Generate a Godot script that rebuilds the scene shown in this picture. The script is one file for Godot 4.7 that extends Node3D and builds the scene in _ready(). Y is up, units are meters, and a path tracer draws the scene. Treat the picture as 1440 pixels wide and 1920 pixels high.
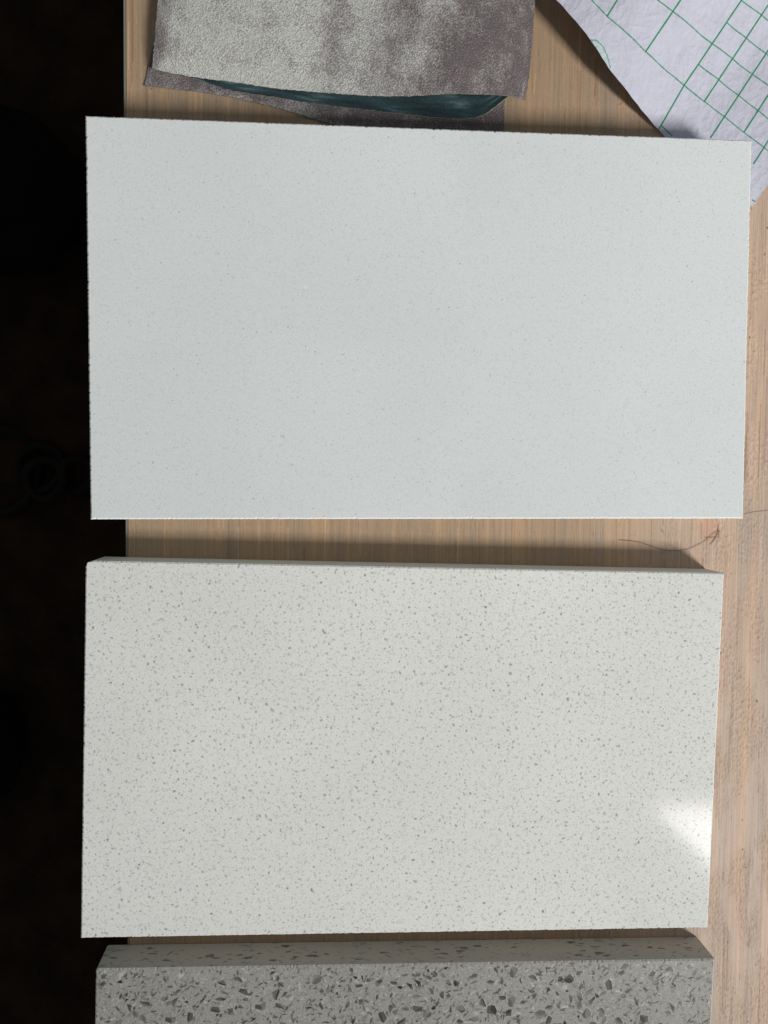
extends Node3D
# Three quartz stone samples, sandpaper and a patterned paper sheet on a wooden workbench, lit by one tall window. Lists of points are in millimetres.

const MM := 0.001
var rng := RandomNumberGenerator.new()


func _ready() -> void:
	rng.seed = 20417
	# ---- camera
	var cam := Camera3D.new()
	cam.name = "camera"
	cam.fov = 66.134
	cam.near = 0.02
	cam.far = 30.0
	add_child(cam)
	var right := Vector3(0.99708, 0.07637, 0.0)
	var down := Vector3(-0.00329, 0.04299, 0.99907)
	right = right.normalized()
	var ahead := right.cross(down).normalized()
	down = ahead.cross(right).normalized()
	cam.transform = Transform3D(Basis(right, -down, -ahead), Vector3(0, 0.40728, 0))
	cam.current = true
	# ---- dim air of the workshop
	var env := Environment.new()
	env.background_mode = Environment.BG_COLOR
	env.background_color = lin(0.170, 0.178, 0.183)
	env.tonemap_mode = Environment.TONE_MAPPER_LINEAR
	env.tonemap_exposure = 1.0
	env.sdfgi_enabled = true
	env.ssao_enabled = true
	env.ssil_enabled = true
	var we := WorldEnvironment.new()
	we.name = "environment"
	we.environment = env
	add_child(we)
	# ---- the window that lights the bench: upright, facing the bench
	var win := AreaLight3D.new()
	win.name = "window_light"
	win.area_size = Vector2(0.80, 1.1)
	win.position = Vector3(1.753, 2.18, 1.36)
	win.light_energy = 17.9
	win.light_color = Color(1.0, 0.988, 0.965)
	win.area_range = 12.0
	win.area_attenuation = 2.0
	win.shadow_enabled = true
	add_child(win)

	build_floor()
	build_bench()
	build_slabs()
	build_paper()
	build_sandpaper()
	build_small_things()


# ------------------------------------------------------------------ helpers
func lin(r: float, g: float, b: float) -> Color:
	return Color(r, g, b).linear_to_srgb()


func mat(called: String, c: Color, rough := 0.8, spec := 0.5) -> StandardMaterial3D:
	var m := StandardMaterial3D.new()
	m.resource_name = called
	m.albedo_color = c
	m.roughness = rough
	m.metallic_specular = spec
	return m


func tag(o: Node, label: String, category: String, group := "") -> void:
	o.set_meta("label", label)
	o.set_meta("category", category)
	if group != "":
		o.set_meta("group", group)


func put(called: String, mesh: Mesh, m: Material, parent: Node) -> MeshInstance3D:
	var o := MeshInstance3D.new()
	o.name = called
	o.mesh = mesh
	if m:
		o.material_override = m
	parent.add_child(o, true)
	return o


func tri(st: SurfaceTool, a: Vector3, b: Vector3, c: Vector3, out: Vector3) -> void:
	# clockwise when seen from the side that «out» points to
	if (b - a).cross(c - a).dot(out) > 0.0:
		var t := b
		b = c
		c = t
	for p: Vector3 in [a, b, c]:
		st.add_vertex(p)


func noise(seed_: int, freq: float, octaves := 3, kind := FastNoiseLite.TYPE_SIMPLEX_SMOOTH) -> FastNoiseLite:
	var n := FastNoiseLite.new()
	n.seed = seed_
	n.noise_type = kind
	n.frequency = freq
	n.fractal_type = FastNoiseLite.FRACTAL_FBM if octaves > 1 else FastNoiseLite.FRACTAL_NONE
	n.fractal_octaves = octaves
	return n


# grey bytes of a noise field that tiles, w x h, stretched sx and sy times
func field(seed_: int, freq: float, w: int, h: int, sx := 1, sy := 1, octaves := 3) -> PackedByteArray:
	var im := noise(seed_, freq, octaves).get_seamless_image(maxi(w / sx, 4), maxi(h / sy, 4))
	im.convert(Image.FORMAT_L8)
	if im.get_width() != w or im.get_height() != h:
		im.resize(w, h, Image.INTERPOLATE_CUBIC)
	return im.get_data()


func grains(seed_: int, count: int) -> PackedByteArray:
	var r := RandomNumberGenerator.new()
	r.seed = seed_
	var out := PackedByteArray()
	out.resize(count)
	for i in range(0, count - 3, 4):
		out.encode_u32(i, r.randi())
	return out


func texture_of(data: PackedByteArray, w: int, h: int, format := Image.FORMAT_RGB8) -> ImageTexture:
	return ImageTexture.create_from_image(Image.create_from_data(w, h, false, format, data))


# an ellipse blended into RGB bytes; soft edge of about one pixel
func blot(d: PackedByteArray, w: int, h: int, cx: float, cy: float, rx: float, ry: float, turn: float, c: Color, alpha: float) -> void:
	var reach := maxf(rx, ry) + 1.0
	var cs := cos(turn)
	var sn := sin(turn)
	var small := minf(rx, ry)
	for y in range(maxi(0, int(cy - reach)), mini(h - 1, int(cy + reach) + 1) + 1):
		for x in range(maxi(0, int(cx - reach)), mini(w - 1, int(cx + reach) + 1) + 1):
			var dx := x + 0.5 - cx
			var dy := y + 0.5 - cy
			var u := (dx * cs + dy * sn) / rx
			var v := (-dx * sn + dy * cs) / ry
			var k := clampf((1.0 - sqrt(u * u + v * v)) * small + 0.5, 0.0, 1.0) * alpha
			if k > 0.0:
				var i := (y * w + x) * 3
				d[i] = int(lerpf(d[i], c.r8, k))
				d[i + 1] = int(lerpf(d[i + 1], c.g8, k))
				d[i + 2] = int(lerpf(d[i + 2], c.b8, k))


func stroke(d: PackedByteArray, w: int, h: int, a: Vector2, b: Vector2, r: float, c: Color, alpha: float, wobble := 0.0) -> void:
	var n := int(a.distance_to(b) / (r * 0.7)) + 2
	for i in n:
		var p := a.lerp(b, float(i) / (n - 1))
		blot(d, w, h, p.x, p.y, r * (1.0 + rng.randf_range(-wobble, wobble)), r, 0.0, c, alpha * (1.0 - rng.randf() * wobble))


# a sheet with thickness from a grid of points (rows of equal length); front side up
func sheet(grid: Array, thick: float, front: Material, back: Material, rim: Material, uv_scale := Vector2.ONE, uvs: Array = []) -> ArrayMesh:
	var rows := grid.size()
	var cols: int = grid[0].size()
	var normals := []
	for j in rows:
		var line := PackedVector3Array()
		for i in cols:
			var dx: Vector3 = grid[j][mini(i + 1, cols - 1)] - grid[j][maxi(i - 1, 0)]
			var dy: Vector3 = grid[mini(j + 1, rows - 1)][i] - grid[maxi(j - 1, 0)][i]
			var n := dx.cross(dy).normalized()
			line.append(n if n.y > 0 else -n)
		normals.append(line)
	var mesh := ArrayMesh.new()
	for side in 2:
		var st := SurfaceTool.new()
		st.begin(Mesh.PRIMITIVE_TRIANGLES)
		st.set_smooth_group(0)
		for j in rows:
			for i in cols:
				var n: Vector3 = normals[j][i]
				st.set_uv(uvs[j][i] if uvs else Vector2(float(i) / (cols - 1), float(j) / (rows - 1)) * uv_scale)
				st.set_normal(n if side == 0 else -n)
				st.add_vertex(grid[j][i] if side == 0 else grid[j][i] - n * thick)
		# find which way round is clockwise from above
		var e1: Vector3 = grid[0][1] - grid[0][0]
		var e2: Vector3 = grid[1][0] - grid[0][0]
		var flip := (e1.cross(e2).y > 0.0) != (side == 1)
		for j in rows - 1:
			for i in cols - 1:
				var a := j * cols + i
				var q := [a, a + 1, a + cols, a + 1, a + cols + 1, a + cols]
				if flip:
					q = [a, a + cols, a + 1, a + 1, a + cols, a + cols + 1]
				for k: int in q:
					st.add_index(k)
		st.generate_tangents()
		st.set_material(front if side == 0 else back)
		st.commit(mesh)
	var sr := SurfaceTool.new()
	sr.begin(Mesh.PRIMITIVE_TRIANGLES)
	sr.set_smooth_group(-1)
	var loop := []
	for i in cols: loop.append([0, i])
	for j in range(1, rows): loop.append([j, cols - 1])
	for i in range(cols - 2, -1, -1): loop.append([rows - 1, i])
	for j in range(rows - 2, 0, -1): loop.append([j, 0])
	var mid: Vector3 = grid[rows / 2][cols / 2]
	for k in loop.size():
		var p: Array = loop[k]
		var q: Array = loop[(k + 1) % loop.size()]
		var a: Vector3 = grid[p[0]][p[1]]
		var b: Vector3 = grid[q[0]][q[1]]
		var a2 := a - (normals[p[0]][p[1]] as Vector3) * thick
		var b2 := b - (normals[q[0]][q[1]] as Vector3) * thick
		var out := (a + b) * 0.5 - mid
		tri(sr, a, b, a2, out)
		tri(sr, b, b2, a2, out)
	sr.generate_normals()
	sr.set_material(rim)
	sr.commit(mesh)
	return mesh


func cubic(a: Vector3, b: Vector3, c: Vector3, d: Vector3, t: float) -> Vector3:
	return b.cubic_interpolate(c, a, d, t)


# fills in a grid between a few rows of control points (each [x, y, z] in mm)
func patch(control: Array, cols: int, rows: int) -> Array:
	var wide := []
	for line: Array in control:
		var pts := []
		for p: Array in line:
			pts.append(Vector3(p[0], p[1], p[2]) * MM)
		var out := []
		for i in cols:
			var t := float(i) / (cols - 1) * (pts.size() - 1)
			var k := mini(int(t), pts.size() - 2)
			out.append(cubic(pts[maxi(k - 1, 0)], pts[k], pts[k + 1], pts[mini(k + 2, pts.size() - 1)], t - k))
		wide.append(out)
	var grid := []
	for j in rows:
		var t := float(j) / (rows - 1) * (wide.size() - 1)
		var k := mini(int(t), wide.size() - 2)
		var line := PackedVector3Array()
		for i in cols:
			line.append(cubic(wide[maxi(k - 1, 0)][i], wide[k][i], wide[k + 1][i], wide[mini(k + 2, wide.size() - 1)][i], t - k))
		grid.append(line)
	return grid


func tube(points: Array, radius: float, sides := 6) -> ArrayMesh:
	var st := SurfaceTool.new()
	st.begin(Mesh.PRIMITIVE_TRIANGLES)
	st.set_smooth_group(0)
	var rings := []
	for i in points.size():
		var t: Vector3 = (points[mini(i + 1, points.size() - 1)] - points[maxi(i - 1, 0)]).normalized()
		var u := t.cross(Vector3.UP if absf(t.y) < 0.9 else Vector3.RIGHT).normalized()
		var v := t.cross(u)
		var ring := []
		for k in sides:
			ring.append(points[i] + (u * cos(TAU * k / sides) + v * sin(TAU * k / sides)) * radius)
		rings.append(ring)
	for i in points.size() - 1:
		for k in sides:
			var a: Vector3 = rings[i][k]
			var b: Vector3 = rings[i][(k + 1) % sides]
			var c: Vector3 = rings[i + 1][k]
			var d: Vector3 = rings[i + 1][(k + 1) % sides]
			var out: Vector3 = (a + d) * 0.5 - (points[i] + points[i + 1]) * 0.5
			tri(st, a, b, c, out)
			tri(st, b, d, c, out)
	st.generate_normals()
	return st.commit()


# ------------------------------------------------------------------ floor and dark things
func build_floor() -> void:
	var st := SurfaceTool.new()
	st.begin(Mesh.PRIMITIVE_TRIANGLES)
	for q: Array in [[Vector3(-4, 0, -4), Vector3(4, 0, -4), Vector3(-4, 0, 4)], [Vector3(4, 0, -4), Vector3(4, 0, 4), Vector3(-4, 0, 4)]]:
		for p: Vector3 in q:
			st.set_uv(Vector2(p.x, p.z))
			st.set_normal(Vector3.UP)
			st.add_vertex(p)
	var w := 512
	var f := field(5, 0.02, w, w, 1, 1, 4)
	var g := grains(6, w * w)
	var d := PackedByteArray()
	d.resize(w * w * 3)
	for i in w * w:
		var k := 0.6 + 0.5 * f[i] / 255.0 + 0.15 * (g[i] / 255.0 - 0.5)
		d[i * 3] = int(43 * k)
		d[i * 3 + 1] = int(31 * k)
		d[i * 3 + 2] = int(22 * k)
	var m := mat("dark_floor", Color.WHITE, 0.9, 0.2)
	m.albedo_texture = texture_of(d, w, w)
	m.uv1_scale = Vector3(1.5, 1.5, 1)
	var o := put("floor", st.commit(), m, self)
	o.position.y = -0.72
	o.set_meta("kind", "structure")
	o.set_meta("label", "dark brown floor in deep shade left of the bench")

	var black := mat("black_cloth", lin(0.006, 0.006, 0.006), 0.95, 0.1)
	var bag := put("black_bag", lump(Vector3(0.13, 0.09, 0.10), 11), black, self)
	bag.position = Vector3(-0.425, -0.645, -0.372)
	bag.rotation.y = -0.35
	tag(bag, "large black rounded bag on the dark floor beside the white slab", "bag")
	var boot := put("black_pouch", lump(Vector3(0.06, 0.06, 0.075), 23), black, self)
	boot.position = Vector3(-0.466, -0.668, 0.36)
	tag(boot, "small black rounded pouch on the floor at the far left, level with the speckled slab", "pouch")
	var coil := Node3D.new()
	coil.name = "cable_coil"
	add_child(coil)
	coil.position = Vector3(-0.40, -0.715, -0.01)
	tag(coil, "coil of dark grey cable lying on the floor left of the bench", "cable")
	var grey := mat("grey_cable", lin(0.013, 0.0125, 0.011), 0.9, 0.1)
	for ring: Array in [[-0.045, 0.0, 0.052, 0.0], [0.012, -0.004, 0.028, 0.008], [0.02, 0.012, 0.024, 0.016], [0.058, 0.006, 0.02, 0.003]]:
		var pts := []
		for i in 33:
			var a := TAU * i / 32
			pts.append(Vector3(ring[0] + cos(a) * ring[2], ring[3] + 0.006 * sin(a * 2.0), ring[1] + sin(a) * ring[2] * 1.1))
		put("cable_loop", tube(pts, 0.006, 8), grey, coil)


func lump(size: Vector3, seed_: int) -> ArrayMesh:
	var n := noise(seed_, 1.1, 3)
	var st := SurfaceTool.new()
	st.begin(Mesh.PRIMITIVE_TRIANGLES)
	st.set_smooth_group(0)
	var at := func(i: int, j: int) -> Vector3:
		var a := TAU * (i % 36) / 36.0
		var b := PI * j / 20.0
		var p := Vector3(sin(b) * cos(a), cos(b), sin(b) * sin(a))
		p *= 1.0 + 0.22 * n.get_noise_3dv(p * 1.3)
		p.y = maxf(p.y, -0.8)
		return p * size
	for j in 20:
		for i in 36:
			var a: Vector3 = at.call(i, j)
			var b: Vector3 = at.call(i + 1, j)
			var c: Vector3 = at.call(i, j + 1)
			var d: Vector3 = at.call(i + 1, j + 1)
			if j > 0: tri(st, a, b, c, a + b + c)
			if j < 19: tri(st, b, d, c, b + c + d)
	st.index()
	st.generate_normals()
	return st.commit()


# ------------------------------------------------------------------ the bench
func build_bench() -> void:
	var bench := Node3D.new()
	bench.name = "wooden_workbench"
	add_child(bench)
	bench.position = Vector3(-0.10004, 0, 0)
	bench.rotation.y = -0.0096
	tag(bench, "pale brown wooden workbench with fine straight grain under the stone samples", "workbench")

	# wood: 500 x 560 mm of board per tile
	var w := 1250
	var h := 1400
	var n := w * h
	var fine := field(31, 0.45, w, h, 1, 70, 2)
	var hair := field(32, 0.22, w, h, 1, 40, 2)
	var band := field(33, 0.035, w, h, 1, 50, 3)
	var blotch := field(34, 0.009, w, h, 1, 3, 4)
	var fuzz := field(35, 0.24, w, h, 1, 2, 3)
	var where := field(36, 0.022, w, h, 1, 3, 4)
	var pores := field(37, 0.5, w, h, 1, 12, 2)
	var white := grains(38, n)
	var d := PackedByteArray()
	d.resize(n * 3)
	var relief := PackedByteArray()
	relief.resize(n)
	var gloss := PackedByteArray()
	gloss.resize(n)
	for y in h:
		for x in w:
			var i := y * w + x
			var mm := x * 0.4            # across the bench from its left edge
			var worn := clampf((mm - 230.0) / 80.0, 0.0, 1.0)
			var k := 1.0 + (0.13 + 0.07 * worn) * (fine[i] / 255.0 - 0.5) + 0.10 * (hair[i] / 255.0 - 0.5) + 0.07 * (band[i] / 255.0 - 0.5) + 0.07 * (white[i] / 255.0 - 0.5)
			var pore := clampf((pores[i] - 182.0) / 40.0, 0.0, 1.0)
			k -= 0.10 * pore
			var b := blotch[i] / 255.0
			var rough := clampf((where[i] / 255.0 - 0.50 + 0.26 * (worn - 0.5)) * 5.0, 0.0, 1.0) * (0.25 + 0.75 * worn)
			var fz := fuzz[i] / 255.0
			k *= lerpf(1.0, 1.02 - 0.16 * clampf((fz - 0.60) * 4.0, 0.0, 1.0), rough)
			var grey := clampf((b - 0.5) * 2.2, 0.0, 1.0) * worn
			# sRGB of the wood itself: warm brown at the left, paler and pinker where worn
			var r := lerpf(lerpf(170.0, 195.0, worn), 180.0, grey) * k
			var g := lerpf(lerpf(145.0, 170.0, worn), 162.0, grey) * k
			var bl := lerpf(lerpf(120.0, 151.0, worn), 147.0, grey) * k
			var red := (band[i] / 255.0 - 0.5) * 9.0
			d[i * 3] = clampi(int(r + red), 0, 255)
			d[i * 3 + 1] = clampi(int(g), 0, 255)
			d[i * 3 + 2] = clampi(int(bl - red), 0, 255)
			relief[i] = clampi(int(120.0 + 22.0 * (fine[i] / 255.0 - 0.5) - 30.0 * pore + rough * 190.0 * (fz - 0.5)), 0, 255)
			gloss[i] = clampi(int(132 + 30 * rough + 40 * (hair[i] / 255.0 - 0.5)), 0, 255)
	# knot, small pits and crumbs of dirt (millimetres across the bench and along it from the tile's start)
	var o := Vector2(0.0, 255.0)
	blot(d, w, h, 307.0 / 0.4, (24.0 + o.y) / 0.4, 13, 18, 0.0, Color8(214, 158, 124), 0.35)
	for s: Array in [[311.8, 22.0, 311.2, 27.2, 0.7], [311.2, 27.0, 309.0, 31.0, 1.0], [309.0, 31.0, 307.2, 32.6, 0.6], [310.8, 28.6, 304.5, 28.9, 0.35], [280.2, 24.5, 281.3, 26.3, 0.35], [312.4, 25.0, 312.0, 29.0, 0.5]]:
		stroke(d, w, h, Vector2(s[0], s[1] + o.y) / 0.4, Vector2(s[2], s[3] + o.y) / 0.4, s[4] * 0.45 / 0.4, Color8(74, 54, 40), 0.42, 0.7)
	for i in 900:
		var a := Vector2(rng.randf() * w, rng.randf() * h)
		var pale := rng.randf() < 0.5
		stroke(d, w, h, a, a + Vector2(rng.randfn(0, 0.6), rng.randf_range(20, 130)), 0.55, Color8(226, 200, 172) if pale else Color8(128, 100, 76), rng.randf_range(0.1, 0.3), 0.5)
	for i in 150:
		var px := rng.randf_range(6, 495) if i % 3 else rng.randf_range(290, 345)
		blot(d, w, h, px / 0.4, rng.randf_range(5, 555) / 0.4, rng.randf_range(0.6, 1.3), rng.randf_range(0.6, 1.6), rng.randf() * 3.0, Color8(70, 50, 38), rng.randf_range(0.3, 0.85))
	var wood := mat("bench_wood", Color.WHITE, 1.0, 0.42)
	wood.albedo_texture = texture_of(d, w, h)
	wood.roughness_texture = texture_of(gloss, w, h, Image.FORMAT_L8)
	wood.heightmap_enabled = true
	wood.heightmap_texture = texture_of(relief, w, h, Image.FORMAT_L8)
	wood.heightmap_scale = 0.055

	# the board: a profile with rounded left and right edges, run along z
	var x0 := 0.001
	var x1 := 0.80
	var z0 := -0.9
	var z1 := 1.5
	var t := 0.018
	var r := 0.0006
	var prof := []
	for k in 5:
		var a := PI - PI / 2 * k / 4
		prof.append(Vector2(x0 + r + cos(a) * r, -r + sin(a) * r))
	for k in 5:
		var a := PI / 2 - PI / 2 * k / 4
		prof.append(Vector2(x1 - r + cos(a) * r, -r + sin(a) * r))
	prof.append(Vector2(x1, -t))
	prof.append(Vector2(x0, -t))
	var st := SurfaceTool.new()
	st.begin(Mesh.PRIMITIVE_TRIANGLES)
	st.set_smooth_group(-1)
	var mid := Vector3(0.4, -0.009, 0.3)
	for k in prof.size():
		var a: Vector2 = prof[k]
		var b: Vector2 = prof[(k + 1) % prof.size()]
		var q := [Vector3(a.x, a.y, z0), Vector3(b.x, b.y, z0), Vector3(b.x, b.y, z1), Vector3(a.x, a.y, z1)]
		var out := Vector3(-(b.y - a.y), b.x - a.x, 0)
		for f: Array in [[0, 1, 2], [0, 2, 3]]:
			var p := [q[f[0]], q[f[1]], q[f[2]]]
			if (p[1] - p[0]).cross(p[2] - p[0]).dot(out) > 0.0:
				p = [p[0], p[2], p[1]]
			for v: Vector3 in p:
				st.set_uv(Vector2(v.x / 0.5, (v.z + 0.255) / 0.56))
				st.add_vertex(v)
	for z: float in [z0, z1]:
		for k in range(1, prof.size() - 1):
			st.set_uv(Vector2.ZERO)
			tri(st, Vector3(prof[0].x, prof[0].y, z), Vector3(prof[k].x, prof[k].y, z), Vector3(prof[k + 1].x, prof[k + 1].y, z), Vector3(0, 0, z))
	st.generate_normals()
	st.generate_tangents()
	put("bench_top", st.commit(), wood, bench)
	# grey-green edging along the left edge
	var edge := BoxMesh.new()
	edge.size = Vector3(0.001, 0.0176, 2.4)
	var eb := put("edge_band", edge, mat("edging", lin(0.20, 0.21, 0.17), 0.6), bench)
	eb.position = Vector3(0.00048, -0.0091, 0.3)
	var leg := BoxMesh.new()
	leg.size = Vector3(0.07, 0.70, 0.07)
	var lw := mat("leg_wood", lin(0.25, 0.16, 0.09), 0.8)
	for p: Vector2 in [Vector2(0.09, -0.8), Vector2(0.72, -0.8), Vector2(0.09, 1.4), Vector2(0.72, 1.4)]:
		put("leg", leg, lw, bench).position = Vector3(p.x, -0.37, p.y)


# ------------------------------------------------------------------ stone slabs
# outline: corners in mm round the slab; edges are broken by small saw chips
func slab_mesh(w: float, l: float, t: float, cut: float, rough: float, seed_: int, top: Material, side: Material, arris: Material) -> ArrayMesh:
	var r := RandomNumberGenerator.new()
	r.seed = seed_
	var corners := [Vector2(w / 2, -l / 2), Vector2(w / 2, l / 2), Vector2(-w / 2, l / 2)]
	if cut > 0.0:
		corners += [Vector2(-w / 2, -l / 2 + cut * 0.9), Vector2(-w / 2 + cut * 0.35, -l / 2 + cut * 0.25), Vector2(-w / 2 + cut * 1.1, -l / 2)]
	else:
		corners += [Vector2(-w / 2, -l / 2)]
	var line := []   # [point, inward normal]
	for k in corners.size():
		var a: Vector2 = corners[k]
		var b: Vector2 = corners[(k + 1) % corners.size()]
		var steps := maxi(1, int(a.distance_to(b) / 0.8))
		var nn := Vector2(-(b - a).y, (b - a).x).normalized()
		if nn.dot(a + b) > 0.0:
			nn = -nn
		for i in steps:
			var p := a.lerp(b, float(i) / steps)
			var bite := 0.0
			if i > 0:
				bite = absf(r.randfn(0.0, rough))
				if r.randf() < 0.04:
					bite += r.randf_range(1.0, 3.5) * rough
			line.append([p, nn, bite])
	var n := line.size()
	var ch := 0.6
	var ring := func(i: int, inset: float, y: float) -> Vector3:
		var e: Array = line[i % n]
		var p: Vector2 = e[0]
		# an inset towards the middle keeps corners square
		var q := Vector2(clampf(p.x, -w / 2 + inset, w / 2 - inset), clampf(p.y, -l / 2 + inset, l / 2 - inset))
		return Vector3(q.x, y, q.y) * MM
	var st := SurfaceTool.new()
	st.begin(Mesh.PRIMITIVE_TRIANGLES)
	st.set_smooth_group(-1)
	var sd := SurfaceTool.new()
	sd.begin(Mesh.PRIMITIVE_TRIANGLES)
	sd.set_smooth_group(-1)
	var ar := SurfaceTool.new()
	ar.begin(Mesh.PRIMITIVE_TRIANGLES)
	ar.set_smooth_group(-1)
	var uv := func(p: Vector3) -> Vector2:
		return Vector2(p.x / MM / w + 0.5, p.z / MM / l + 0.5)
	var emit := func(s: SurfaceTool, a: Vector3, b: Vector3, c: Vector3, out: Vector3, flat: bool) -> void:
		if (b - a).cross(c - a).length_squared() < 1e-20:
			return
		if (b - a).cross(c - a).dot(out) > 0.0:
			var x := b
			b = c
			c = x
		for p: Vector3 in [a, b, c]:
			s.set_uv(uv.call(p) if flat else Vector2(p.x / MM / w + 0.5 + p.z / MM / w, (p.y / MM) / t))
			s.add_vertex(p)
	for i in n:
		var b0: float = line[i][2]
		var b1: float = line[(i + 1) % n][2]
		var in0: Vector3 = ring.call(i, 3.0, t)
		var in1: Vector3 = ring.call(i + 1, 3.0, t)
		var a0: Vector3 = ring.call(i, ch + b0, t)
		var a1: Vector3 = ring.call(i + 1, ch + b1, t)
		var c0: Vector3 = ring.call(i, b0 * 0.35, t - ch - b0)
		var c1: Vector3 = ring.call(i + 1, b1 * 0.35, t - ch - b1)
		var d0: Vector3 = ring.call(i, 0.0, t - ch * 3.0 - 0.6)
		var d1: Vector3 = ring.call(i + 1, 0.0, t - ch * 3.0 - 0.6)
		var e0: Vector3 = ring.call(i, 0.0, 0.0)
		var e1: Vector3 = ring.call(i + 1, 0.0, 0.0)
		var nn: Vector2 = line[i][1]
		var out := Vector3(-nn.x, 0.6, -nn.y)
		var flat_out := Vector3(-nn.x, 0, -nn.y)
		emit.call(st, Vector3(0, t * MM, 0), in0, in1, Vector3.UP, true)
		emit.call(st, in0, a0, in1, Vector3.UP, true)
		emit.call(st, in1, a0, a1, Vector3.UP, true)
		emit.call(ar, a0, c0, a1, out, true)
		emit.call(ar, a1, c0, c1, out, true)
		emit.call(sd, c0, d0, c1, flat_out, false)
		emit.call(sd, c1, d0, d1, flat_out, false)
		emit.call(sd, d0, e0, d1, flat_out, false)
		emit.call(sd, d1, e0, e1, flat_out, false)
		emit.call(sd, Vector3.ZERO, e0, e1, Vector3.DOWN, true)
	st.generate_normals()
	st.generate_tangents()
	sd.generate_normals()
	sd.generate_tangents()
	st.set_material(top)
	sd.set_material(side)
	var mesh := st.commit()
	sd.commit(mesh)
	ar.generate_normals()
	ar.set_material(arris)
	ar.commit(mesh)
	return mesh


func stone_base(w: int, h: int, seed_: int, tint: Vector3, fine: float, cloud: float) -> PackedByteArray:
	var f := field(seed_, 0.006, w, h, 4, 4, 3)
	var g := grains(seed_ + 1, w * h)
	var m := field(seed_ + 2, 0.3, w, h, 1, 1, 2)
	var d := PackedByteArray()
	d.resize(w * h * 3)
	for i in w * h:
		var k := 1.0 + cloud * (f[i] / 255.0 - 0.5) + fine * (g[i] / 255.0 - 0.5) + fine * 1.2 * (m[i] / 255.0 - 0.5)
		d[i * 3] = clampi(int(tint.x * k), 0, 255)
		d[i * 3 + 1] = clampi(int(tint.y * k), 0, 255)
		d[i * 3 + 2] = clampi(int(tint.z * k), 0, 255)
	return d


func stone(called: String, d: PackedByteArray, w: int, h: int, rough: float, spec: float) -> StandardMaterial3D:
	var m := mat(called, Color.WHITE, rough, spec)
	m.albedo_texture = texture_of(d, w, h)
	return m


func build_slabs() -> void:
	var w := 1276
	var h := 744
	# plain white slab
	var arris := mat("glint_arris", Color8(250, 251, 250), 0.35, 0.5)  # chamfer whiter than the stone: the bright edge glint is painted in
	var d := stone_base(w, h, 101, Vector3(226, 232, 234), 0.05, 0.025)
	for i in 30000:
		var s := rng.randf()
		blot(d, w, h, rng.randf() * w, rng.randf() * h, 0.5 + 0.9 * s * s, 0.5 + 0.6 * s, rng.randf() * 3.1, Color8(190, 195, 195), rng.randf_range(0.12, 0.6))
	for i in 160:
		blot(d, w, h, rng.randf() * w, rng.randf() * h, rng.randf_range(0.9, 1.5), 0.9, rng.randf() * 3.1, Color8(130, 134, 132), rng.randf_range(0.4, 0.8))
	blot(d, w, h, 378, 640, 3.0, 2.0, 0.6, Color8(190, 206, 180), 0.6)
	blot(d, w, h, 404, 304, 5.0, 2.4, 0.3, Color8(246, 250, 250), 0.5)
	var top := stone("white_quartz", d, w, h, 0.34, 0.25)
	var side := mat("white_quartz_edge", Color8(226, 230, 228), 0.7, 0.3)
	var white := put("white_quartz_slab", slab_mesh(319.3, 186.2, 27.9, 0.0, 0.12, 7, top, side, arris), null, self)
	white.position = Vector3(50.42, 0.5, -73.24) * MM
	white.rotation.y = -0.0027
	tag(white, "upper plain white quartz stone slab with barely visible grain", "stone slab", "quartz sample slabs on the bench")

	# white slab with fine grey specks
	d = stone_base(w, h, 151, Vector3(234, 235, 233), 0.085, 0.035)
	for i in 16000:
		var s := rng.randf()
		blot(d, w, h, rng.randf() * w, rng.randf() * h, 0.7 + 1.3 * s * s, 0.6 + 0.8 * s, rng.randf() * 3.1, Color8(168, 171, 167), rng.randf_range(0.2, 0.55))
	for i in 6300:
		var s := pow(rng.randf(), 2.0)
		var big := 0.95 + 1.45 * s
		var tone := rng.randf_range(138, 188)
		var cell := Vector2(i % 105 + rng.randf_range(0.0, 1.0), i / 105 + rng.randf_range(0.0, 1.0)) * Vector2(w / 105.0, h / 60.0)
		blot(d, w, h, cell.x, cell.y, big * rng.randf_range(1.0, 1.6), big * rng.randf_range(0.6, 1.0), rng.randf() * 3.1, Color8(int(tone), int(tone + 2), int(tone - 1)), rng.randf_range(0.35, 0.85))
	for i in 2600:
		blot(d, w, h, rng.randf() * w, rng.randf() * h, rng.randf_range(0.7, 1.5), 0.7, rng.randf() * 3.1, Color8(252, 252, 250), rng.randf_range(0.4, 0.9))
	for i in 70:
		var p := Vector2(rng.randf() * w, rng.randf() * h)
		stroke(d, w, h, p, p + Vector2.from_angle(-0.75 + rng.randfn(0, 0.3)) * rng.randf_range(6, 26), 0.6, Color8(250, 250, 248), 0.3, 0.4)
	top = stone("speckled_quartz", d, w, h, 0.085, 0.185)
	side = stone("speckled_quartz_edge", d, w, h, 0.7, 0.25)
	side.albedo_color = Color8(228, 230, 226)
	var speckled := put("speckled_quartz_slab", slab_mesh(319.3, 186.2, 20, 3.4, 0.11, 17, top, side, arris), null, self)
	speckled.position = Vector3(42.47, 0.3, 137.26) * MM
	speckled.rotation.y = -0.0284
	tag(speckled, "middle white quartz slab with fine grey specks and a chipped corner", "stone slab", "quartz sample slabs on the bench")

	build_grey_slab()


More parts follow.
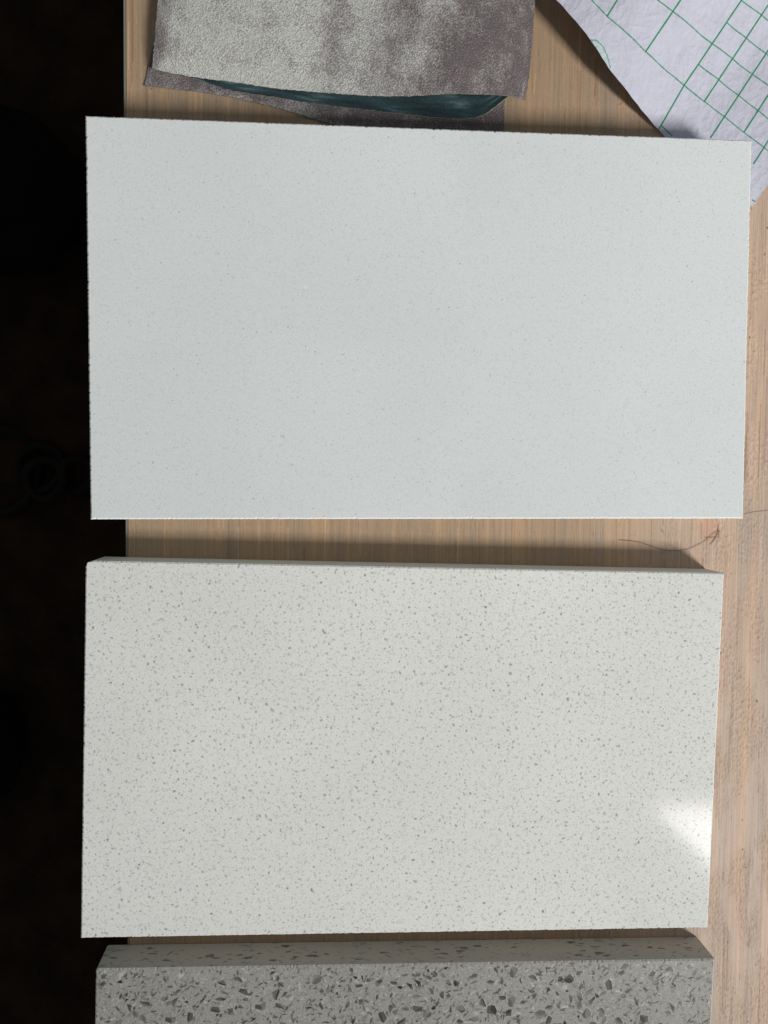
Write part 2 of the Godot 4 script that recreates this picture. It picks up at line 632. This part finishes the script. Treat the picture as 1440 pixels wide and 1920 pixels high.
func build_grey_slab() -> void:
	var w := 1265
	var h := 744
	var d := stone_base(w, h, 201, Vector3(158, 157, 152), 0.22, 0.05)
	# fine shards, only too small to be built as pieces
	var rows := 330
	for i in 17000:
		var y := rng.randf() * rows if i % 4 else rng.randf() * h
		var tone := 38 + int(rng.randf() * 100)
		if rng.randf() < 0.3:
			tone = 185 + int(rng.randf() * 25)
		var s := 0.55 + pow(rng.randf(), 3.0) * 2.9
		blot(d, w, h, rng.randf() * w, y, s * rng.randf_range(1.0, 2.4), s * rng.randf_range(0.4, 0.8), rng.randfn(-0.7, 0.9), Color8(tone, tone, tone - 3 if tone > 3 else tone), rng.randf_range(0.3, 0.85))
	var top := stone("grey_quartz", d, w, h, 0.45, 0.3)
	var ew := 1265
	var eh := 80
	var ed := stone_base(ew, eh, 231, Vector3(200, 199, 193), 0.06, 0.05)
	for i in 620:
		var s := 0.6 + pow(rng.randf(), 2.5) * 3.2
		var tone := 100 + int(rng.randf() * 70)
		blot(ed, ew, eh, rng.randf() * ew, rng.randf() * eh, s * rng.randf_range(1.4, 3.0), s * rng.randf_range(0.35, 0.6), rng.randfn(0.0, 0.5), Color8(tone, tone, tone - 3), rng.randf_range(0.35, 0.85))
	var side := stone("grey_quartz_edge", ed, ew, eh, 0.6, 0.3)
	side.albedo_color = Color8(255, 255, 255)
	var arris := mat("grey_glint_arris", Color8(205, 206, 203), 0.4, 0.5)  # paler than the grey face, so the lit edge line is in its colour
	var slab := Node3D.new()
	slab.name = "grey_quartz_slab"
	add_child(slab)
	slab.position = Vector3(42.34, 0.3, 339.68) * MM
	slab.rotation.y = -0.0319
	tag(slab, "lower grey quartz slab with coarse dark stone chips, cut off by the photo's bottom edge", "stone slab", "quartz sample slabs on the bench")
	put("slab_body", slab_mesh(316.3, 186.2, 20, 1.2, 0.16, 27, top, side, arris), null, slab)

	# stone chips: flat faceted pieces let into the face, a few hundredths of a millimetre proud
	var chip := mat("stone_chip", Color.WHITE, 0.3, 0.4)
	chip.vertex_color_use_as_albedo = true
	var kinds := []
	for k in 48:
		kinds.append(chip_mesh(k < 24))
	var edge_kinds := []
	for k in 12:
		edge_kinds.append(chip_mesh(true, 0.12))
	var taken := []
	var made := 0
	var tries := 0
	while made < 232 and tries < 20000:
		tries += 1
		var r := 1.2 + 2.6 * pow(rng.randf(), 1.7)
		if made < 105:
			r = rng.randf_range(2.0, 3.7)
		var p := Vector2(rng.randf_range(-158 + r, 158 - r), rng.randf_range(-93 + r + 0.3, -57))
		var ok := true
		for q: Vector3 in taken:
			if Vector2(q.x, q.y).distance_to(p) < (q.z + r) * 0.66:
				ok = false
				break
		if not ok:
			continue
		taken.append(Vector3(p.x, p.y, r))
		var o := put("stone_chip", kinds[rng.randi() % 24 + (0 if r > 2.0 else 24)], chip, slab)
		o.transform = Transform3D(Basis(Vector3.UP, rng.randf() * TAU).scaled(Vector3(r, 1, r)), Vector3(p.x, 20.0, p.y) * MM)
		made += 1
	# and those that the cut back edge shows, lying flat in it
	for k in 66:
		var r := rng.randf_range(1.3, 3.4)
		var flat := rng.randf_range(0.3, 0.55)
		var p := Vector3(rng.randf_range(-152, 152), rng.randf_range(3.0, 16.5), -93.10)
		var o := put("stone_chip", edge_kinds[rng.randi() % 12], chip, slab)
		var turn := Basis(Vector3.RIGHT, -PI / 2) * Basis(Vector3.UP, rng.randf() * TAU)
		o.transform = Transform3D(Basis.from_scale(Vector3(r, r * flat, 1)) * turn, p * MM)


# one unit (mm) in radius, top face 0.03 mm above zero
func chip_mesh(pale: bool, lift := 0.0) -> ArrayMesh:
	var st := SurfaceTool.new()
	st.begin(Mesh.PRIMITIVE_TRIANGLES)
	st.set_smooth_group(-1)
	var n := rng.randi_range(4, 7) if pale else rng.randi_range(3, 5)
	var squash := rng.randf_range(0.4, 0.9) if pale else rng.randf_range(0.25, 0.7)
	var pts := []
	for i in n:
		var a := TAU * (i + rng.randf_range(-0.38, 0.38)) / n
		var r := rng.randf_range(0.6, 1.1)
		pts.append(Vector3(cos(a) * r, 0.03, sin(a) * r * squash) * MM)
	var base: float = rng.randf_range(0.10, 0.23) + lift if pale else [0.26, 0.18, 0.12, 0.08, 0.05, 0.04][rng.randi() % 6]
	var dark := base * rng.randf_range(0.32 + lift * 3.0, 0.75 + lift)
	var split := rng.randi_range(0, n - 1)
	var heart := Vector3(rng.randf_range(-0.35, 0.35), 0.03, rng.randf_range(-0.35, 0.35) * squash) * MM
	for i in n:
		var a: Vector3 = pts[i]
		var b: Vector3 = pts[(i + 1) % n]
		var tone := dark if (i - split + n) % n < n / 2 else base * rng.randf_range(0.93, 1.07)
		st.set_color(Color(tone, tone * 1.01, tone * 0.97))
		tri(st, heart, a, b, Vector3.UP)
		st.set_color(Color(0.36, 0.36, 0.345))
		var a2 := a * 1.10 + Vector3(0, -0.043, 0) * MM
		var b2 := b * 1.10 + Vector3(0, -0.043, 0) * MM
		var out := (a + b) * 0.5 + Vector3(0, 0.001, 0)
		tri(st, a, b, a2, out)
		tri(st, b, b2, a2, out)
	st.generate_normals()
	return st.commit()


# ------------------------------------------------------------------ printed paper
func build_paper() -> void:
	var tip := Vector2(218.7, -132.1)
	var e1 := Vector2(-0.7131, -0.7010)
	var d2 := Vector2(0.5756, -0.8177)
	var size := 1024
	var k := size / 160.0
	var d := PackedByteArray()
	d.resize(size * size * 3)
	var f := field(301, 0.02, size, size, 1, 1, 4)
	var g := grains(302, size * size)
	for i in size * size:
		var q := 1.0 + 0.03 * (f[i] / 255.0 - 0.5) + 0.02 * (g[i] / 255.0 - 0.5)
		d[i * 3] = int(199 * q)
		d[i * 3 + 1] = int(200 * q)
		d[i * 3 + 2] = int(216 * q)
	var green := Color8(40, 132, 88)
	var place := func(p: Array) -> Vector2: return Vector2((p[0] + 4.0) * k, p[1] * k)
	for s: Array in [[[60, 123.6], [13.1, 120.8]], [[150, 97.3], [19.2, 94.8]], [[150, 71.0], [28.9, 68.0]], [[28.9, 68.0], [4.1, 65.4]], [[150, 57.9], [32.5, 54.0]], [[150, 43.7], [22.7, 40.0]], [[150, 30.8], [38.0, 26.9]], [[150, 18.9], [30.4, 12.8]], [[150, 137], [30, 135]]]:
		stroke(d, size, size, place.call(s[0]), place.call(s[1]), 0.42 * k, green, 0.75, 0.25)
	for l: Array in [[[9, 158], [12.5, 132.2], [13.1, 120.8], [19.2, 94.8], [28.4, 68.5], [32.6, 53.9], [35.8, 40.3], [38.0, 26.9], [40.6, 13.0], [42.0, 2]], [[22, 158], [31, 128], [38.9, 105.3], [42.5, 96.2], [53.1, 69.2], [58.9, 54.9], [62.5, 41.3], [64.8, 30.6], [69, 5]], [[41.0, 68.0], [46.0, 54.4], [49.1, 40.8], [51.7, 27.0], [54, 10]], [[66.0, 68.7], [71.0, 55.4], [75.4, 41.4], [82, 18]], [[72, 96], [79.2, 69.0], [84.7, 56.4], [94, 28]], [[100, 96], [104, 69], [110, 42]], [[6.2, 65.4], [7.7, 57.6]], [[16.5, 2.2], [17.2, 0.2]]]:
		for i in l.size() - 1:
			stroke(d, size, size, place.call(l[i]), place.call(l[i + 1]), 0.27 * k, green, 0.7, 0.5)
	# torn bit at the edge where the printed layer shows
	var torn := [[-1.1, 120.9], [1.4, 118.2], [2.2, 114.1], [1.4, 109.9], [-0.7, 104.7]]
	for i in 4:
		for step in 6:
			var a: Vector2 = place.call(torn[i]).lerp(place.call(torn[i + 1]), step / 6.0)
			stroke(d, size, size, a, Vector2(0, a.y), 0.4 * k, Color8(186, 214, 204), 0.25, 0.5)
		stroke(d, size, size, place.call(torn[i]), place.call(torn[i + 1]), 0.22 * k, Color8(60, 140, 110), 0.7, 0.6)
	for i in 16:
		blot(d, size, size, (rng.randf_range(-1, 1.5) + 4) * k, rng.randf_range(106, 120) * k, 0.3 * k, 0.15 * k, rng.randf() * 3, Color8(40, 128, 104), 0.6)
	blot(d, size, size, 30.0 * k, 95.5 * k, 2.2, 1.8, 0, Color8(90, 90, 100), 0.0)
	var wrinkle := PackedByteArray()
	wrinkle.resize(size * size)
	var f1 := field(311, 0.013, size, size, 1, 1, 5)
	var f2 := field(312, 0.05, size, size, 1, 1, 3)
	for i in size * size:
		wrinkle[i] = clampi(int(0.75 * (255 - absi(f1[i] - 128) * 2) + 0.25 * f2[i]), 0, 255)
	var paper := mat("printed_paper", Color.WHITE, 0.75, 0.3)
	paper.albedo_texture = texture_of(d, size, size)
	paper.texture_repeat = false
	paper.heightmap_enabled = true
	paper.heightmap_texture = texture_of(wrinkle, size, size, Image.FORMAT_L8)
	paper.heightmap_scale = 0.05
	var back := mat("paper_back", Color8(222, 222, 226), 0.85, 0.3)
	var edge := [[0.0, 14.0], [26.0, 8.0], [61.1, 4.3], [73.3, 2.5], [87.3, 0.3], [104.2, -1.5], [119.4, -1.2], [132.0, -0.6], [145.5, 0.1], [200.0, 1.0]]
	var wave := noise(320, 0.03, 3)
	var grid := []
	var uvs := []
	for j in 60:
		var t := 156.0 * j / 59
		var left := 0.0
		for i in edge.size() - 1:
			if t >= edge[i][0] and t <= edge[i + 1][0]:
				left = lerpf(edge[i][1], edge[i + 1][1], (t - edge[i][0]) / (edge[i + 1][0] - edge[i][0]))
		left += 0.35 * wave.get_noise_2d(t * 9.0, 3.0)
		var line := PackedVector3Array()
		var uvl := PackedVector2Array()
		for i in 60:
			var a := lerpf(left, 152.0, float(i) / 59)
			var p := tip + d2 * a + e1 * t
			var rise := clampf(((p - tip).dot(e1) - 50.0) / 78.0, 0.0, 1.0)
			var y := 0.32 + 18.5 * rise * rise * (3.0 - 2.0 * rise)
			var loose := clampf((-p.y - 172.0) / 25.0, 0.0, 1.0)
			y += loose * 0.9 * (wave.get_noise_2d(a, t) + 0.35)
			line.append(Vector3(p.x, maxf(y, 0.3), p.y) * MM)
			uvl.append(Vector2(a + 4.0, t) / 160.0)
		grid.append(line)
		uvs.append(uvl)
	var o := put("printed_paper", sheet(grid, 0.14 * MM, paper, back, back, Vector2.ONE, uvs), null, self)
	tag(o, "wrinkled pale lavender paper sheet with green grid lines under the white slab's corner", "paper")


# ------------------------------------------------------------------ sandpaper
func abrasive(seed_: int, w: int, h: int, dust: Callable, called: String) -> StandardMaterial3D:
	var d := PackedByteArray()
	d.resize(w * h * 3)
	var relief := PackedByteArray()
	relief.resize(w * h)
	var big := field(seed_, 0.010, w, h, 1, 1, 4)
	var mid := field(seed_ + 1, 0.035, w, h, 1, 1, 4)
	var fine := field(seed_ + 2, 0.30, w, h, 1, 1, 2)
	var g := grains(seed_ + 3, w * h)
	var smear := field(seed_ + 6, 0.05, w, h, 2, 5, 4)
	var coarse := Image.create_from_data(w / 2, h / 2, false, Image.FORMAT_L8, grains(seed_ + 4, w * h / 4))
	coarse.resize(w, h, Image.INTERPOLATE_CUBIC)
	var grit := coarse.get_data()
	for y in h:
		for x in w:
			var i := y * w + x
			var u := float(x) / w
			var v := float(y) / h
			var k: float = dust.call(u, v) + 0.65 * (big[i] / 255.0 - 0.5) + 0.30 * (mid[i] / 255.0 - 0.5)
			var gr := fine[i] / 255.0
			var gt := grit[i] / 255.0
			k = clampf(k + 0.12 * (gr - 0.5) + 0.42 * (gt - 0.5) + 0.22 * (g[i] / 255.0 - 0.5) + 0.3 * (smear[i] / 255.0 - 0.5), 0.0, 1.0)
			var spark := 1.0 if g[i] > 253 and gr > 0.62 else 0.0
			var sh := 0.80 + 0.06 * gr + 0.22 * gt + 0.12 * (g[i] / 255.0)
			d[i * 3] = clampi(int(lerpf(lerpf(110.0, 190.0, k), 235.0, spark) * sh), 0, 255)
			d[i * 3 + 1] = clampi(int(lerpf(lerpf(102.0, 191.0, k), 235.0, spark) * sh), 0, 255)
			d[i * 3 + 2] = clampi(int(lerpf(lerpf(104.0, 188.0, k), 230.0, spark) * sh), 0, 255)
			relief[i] = clampi(int(0.55 * grit[i] + 0.45 * g[i]), 0, 255)
	var m := mat(called, Color.WHITE, 0.72, 0.4)
	m.albedo_texture = texture_of(d, w, h)
	m.heightmap_enabled = true
	m.heightmap_texture = texture_of(relief, w, h, Image.FORMAT_L8)
	m.heightmap_scale = 0.045
	return m


func roughen(grid: Array, seed_: int, much: float, ruffle: float) -> void:
	var n := noise(seed_, 0.02, 3)
	var r := RandomNumberGenerator.new()
	r.seed = seed_
	var cols: int = grid[0].size()
	for j in grid.size():
		for i in cols:
			var p: Vector3 = grid[j][i]
			p.y = maxf(p.y + n.get_noise_2d(p.x / MM, p.z / MM) * ruffle * MM, 0.35 * MM)
			if j == 0:
				p.z += r.randfn(0.0, much) * MM
			if i == 0 or i == cols - 1:
				p.x += r.randfn(0.0, much) * MM
			grid[j][i] = p


# texture places over a sheet: across its width, and by real distance from its near edge
func spread(grid: Array) -> Array:
	var cols: int = grid[0].size()
	var uvs := []
	for j in grid.size():
		var line := PackedVector2Array()
		for i in cols:
			line.append(Vector2(float(i) / (cols - 1), (grid[0][i].z - grid[j][i].z) / 0.1))
		uvs.append(line)
	return uvs


func build_sandpaper() -> void:
	var rim := mat("paper_rim", lin(0.42, 0.37, 0.31), 0.9, 0.2)
	var dark_rim := mat("dark_rim", lin(0.08, 0.10, 0.10), 0.9, 0.2)
	# teal cloth-like backing
	var w := 512
	var d := PackedByteArray()
	d.resize(w * w * 3)
	var f := field(402, 0.02, w, w, 2, 1, 4)
	var g := field(403, 0.3, w, w, 1, 3, 2)
	for i in w * w:
		var k := 0.80 + 0.5 * (f[i] / 255.0 - 0.5) + 0.35 * (g[i] / 255.0 - 0.5)
		var pale := clampf((f[i] - 165.0) / 60.0, 0.0, 1.0) * 0.35
		d[i * 3] = clampi(int(lerpf(60 * k, 150, pale)), 0, 255)
		d[i * 3 + 1] = clampi(int(lerpf(84 * k, 165, pale)), 0, 255)
		d[i * 3 + 2] = clampi(int(lerpf(90 * k, 165, pale)), 0, 255)
	var teal := mat("teal_backing", Color.WHITE, 0.8, 0.3)
	teal.albedo_texture = texture_of(d, w, w)

	var a0 := [[-83.3, 5.0, -200.8], [-69.1, 5.5, -198.0], [-45.7, 6.5, -195.1], [-22.2, 8.0, -191.9], [1.4, 9.5, -190.2], [25.1, 11.0, -188.6], [46.1, 12.5, -188.9], [67.3, 13.0, -190.2], [89.4, 10.0, -191.9], [102.5, 7.0, -191.4]]
	var a1 := [[-80.7, 8.0, -219.1], [-67.0, 9.0, -217.9], [-43.8, 10.0, -216.6], [-20.6, 10.5, -215.2], [2.0, 9.0, -215.7], [25.6, 11.0, -214.3], [46.6, 12.0, -214.7], [68.7, 12.0, -215.6], [90.6, 10.0, -217.0], [105.3, 8.0, -216.6]]
	var a2 := [[-73.8, 8.0, -282.2], [-60.0, 9.0, -282.3], [-39.5, 10.0, -282.7], [-17.7, 10.0, -283.9], [4.3, 9.0, -285.8], [27.8, 10.0, -286.4], [48.9, 10.0, -287.5], [70.1, 10.0, -288.7], [91.7, 9.0, -290.6], [110.1, 7.0, -293.1]]
	var b0 := [[-83.4, 4.4, -200.9], [-64.2, 4.0, -197.4], [-46.1, 3.2, -192.8], [-22.5, 2.6, -190.1], [1.4, 2.4, -187.3], [25.6, 2.5, -185.5], [47.2, 2.8, -183.8], [69.0, 3.6, -182.3], [80.9, 5.5, -183.7], [94.3, 9.0, -192.6]]
	var b1 := [[-81.0, 6.5, -217.4], [-64.0, 4.0, -219.5], [-45.9, 3.0, -220.8], [-22.3, 2.5, -222.1], [1.5, 2.5, -223.1], [25.6, 2.5, -224.1], [47.2, 3.0, -224.8], [68.8, 3.5, -225.4], [84.9, 5.0, -225.3], [99.7, 6.0, -225.3]]
	var b2 := [[-74.1, 6.5, -283.3], [-58.1, 4.0, -286.0], [-40.2, 3.0, -287.7], [-18.0, 2.5, -289.3], [4.4, 2.5, -290.5], [28.3, 2.5, -291.8], [49.7, 3.0, -292.6], [71.2, 3.5, -293.4], [87.4, 4.0, -294.0], [103.5, 5.0, -294.1]]
	var c0 := [[-88.0, 1.5, -194.2], [-72.6, 0.9, -193.2], [-54.3, 0.9, -191.5], [-35.8, 1.2, -188.4], [-19.9, 1.6, -184.9], [-1.3, 1.2, -180.2], [20.3, 1.0, -175.7], [47.5, 0.8, -175.6], [72.2, 0.8, -175.9], [93.0, 0.8, -175.8]]
	var c1 := [[-85.6, 1.0, -204.8], [-71.1, 0.9, -205.4], [-53.6, 0.9, -206.1], [-35.2, 0.9, -205.5], [-18.5, 0.9, -204.9], [0.1, 0.9, -203.0], [21.7, 0.8, -201.2], [48.8, 0.8, -202.2], [72.1, 0.8, -203.1], [93.2, 0.8, -190.5]]
	var c2 := [[-68.0, 1.0, -284.4], [-63.8, 0.9, -285.3], [-48.2, 0.9, -286.2], [-29.9, 0.9, -287.2], [-14.1, 0.9, -288.0], [4.4, 0.9, -289.1], [25.8, 0.8, -290.3], [52.7, 0.8, -291.8], [74.4, 0.8, -292.9], [95.8, 0.8, -294.1]]

	# v = 0 is the edge towards the white slab, v = 1 lies beyond the frame
	var dust_upper := func(u: float, v: float) -> float:
		var k := 0.80 - 0.95 * smoothstep(0.36, 0.78, u)
		k -= 0.75 * (1.0 - smoothstep(0.02, 0.10, u))
		k += 0.38 * exp(-pow((u - 0.62 - 0.22 * v) / 0.06, 2.0)) * smoothstep(0.02, 0.2, v)
		k -= 0.28 * exp(-pow((u - 0.455) / 0.03, 2.0))
		k += 0.3 * exp(-pow((u - 0.53) / 0.04, 2.0)) * smoothstep(0.1, 0.3, v)
		k += 0.30 * (1.0 - smoothstep(0.0, 0.10, v)) * (1.0 - smoothstep(0.62, 0.8, u))
		return k + 0.2
	var dust_lower := func(u: float, v: float) -> float:
		return 0.05 + 0.35 * exp(-pow((u - 0.42) / 0.10, 2.0)) * (1.0 - smoothstep(0.0, 0.12, v)) + 0.2 * (1.0 - smoothstep(0.0, 0.03, v))
	var grit_upper := abrasive(421, 900, 460, dust_upper, "dusty_abrasive")
	var grit_lower := abrasive(441, 900, 460, dust_lower, "brown_abrasive")

	var lower := patch([c0, c1, c2], 120, 50)
	roughen(lower, 61, 0.10, 0.25)
	var under := put("sandpaper_sheet", sheet(lower, 0.3 * MM, grit_lower, teal, dark_rim, Vector2.ONE, spread(lower)), null, self)
	tag(under, "flat brown sandpaper sheet, lowest of the sandpaper pile and half under the white slab", "sandpaper")

	var folded := Node3D.new()
	folded.name = "folded_sandpaper"
	add_child(folded)
	folded.position = Vector3(0, 0, 0)
	tag(folded, "folded sandpaper on top of the pile, dusty grey outside and dark teal inside", "sandpaper")
	var flap := patch([a0, a1, a2], 160, 60)
	roughen(flap, 62, 0.11, 0.7)
	put("upper_flap", sheet(flap, 0.35 * MM, grit_upper, teal, rim, Vector2.ONE, spread(flap)), null, folded)
	var inner := patch([b0, b1, b2], 140, 50)
	roughen(inner, 63, 0.12, 0.35)
	put("lower_flap", sheet(inner, 0.35 * MM, teal, grit_lower, rim), null, folded)


# ------------------------------------------------------------------ hair, splinters
func path_of(list: Array, steps := 5) -> Array:
	var c := Curve3D.new()
	var pts := []
	for p: Array in list:
		pts.append(Vector3(p[0], p[1], p[2]) * MM)
	var out := []
	for k in pts.size() - 1:
		for s in steps:
			out.append(cubic(pts[maxi(k - 1, 0)], pts[k], pts[k + 1], pts[mini(k + 2, pts.size() - 1)], float(s) / steps))
	out.append(pts[-1])
	return out


func build_small_things() -> void:
	var brown := mat("hair", lin(0.035, 0.02, 0.012), 0.5)
	var hair := put("hair_strand", tube(path_of([[156.5, 0.4, 32.8], [162.3, 0.5, 33.4], [168.1, 0.6, 34.3], [172.5, 0.6, 35.7], [177.0, 0.5, 37.2], [182.0, 0.5, 38.4], [186.4, 0.5, 38.8], [191.1, 0.5, 38.6], [195.5, 0.5, 37.9], [199.9, 0.5, 35.9], [204.0, 0.5, 33.7], [208.1, 0.5, 30.2], [210.2, 0.4, 28.5]]), 0.00009), brown, self)
	tag(hair, "long thin curved hair on the wood between the two white slabs", "hair")
	var short := put("hair_strand_001", tube(path_of([[225.9, 0.3, 19.4], [228.6, 0.3, 18.7], [232.4, 0.3, 18.1], [239.0, 0.3, 17.4]]), 0.00007), brown, self)
	tag(short, "short thin hair right of the plain white slab's lower right corner", "hair")
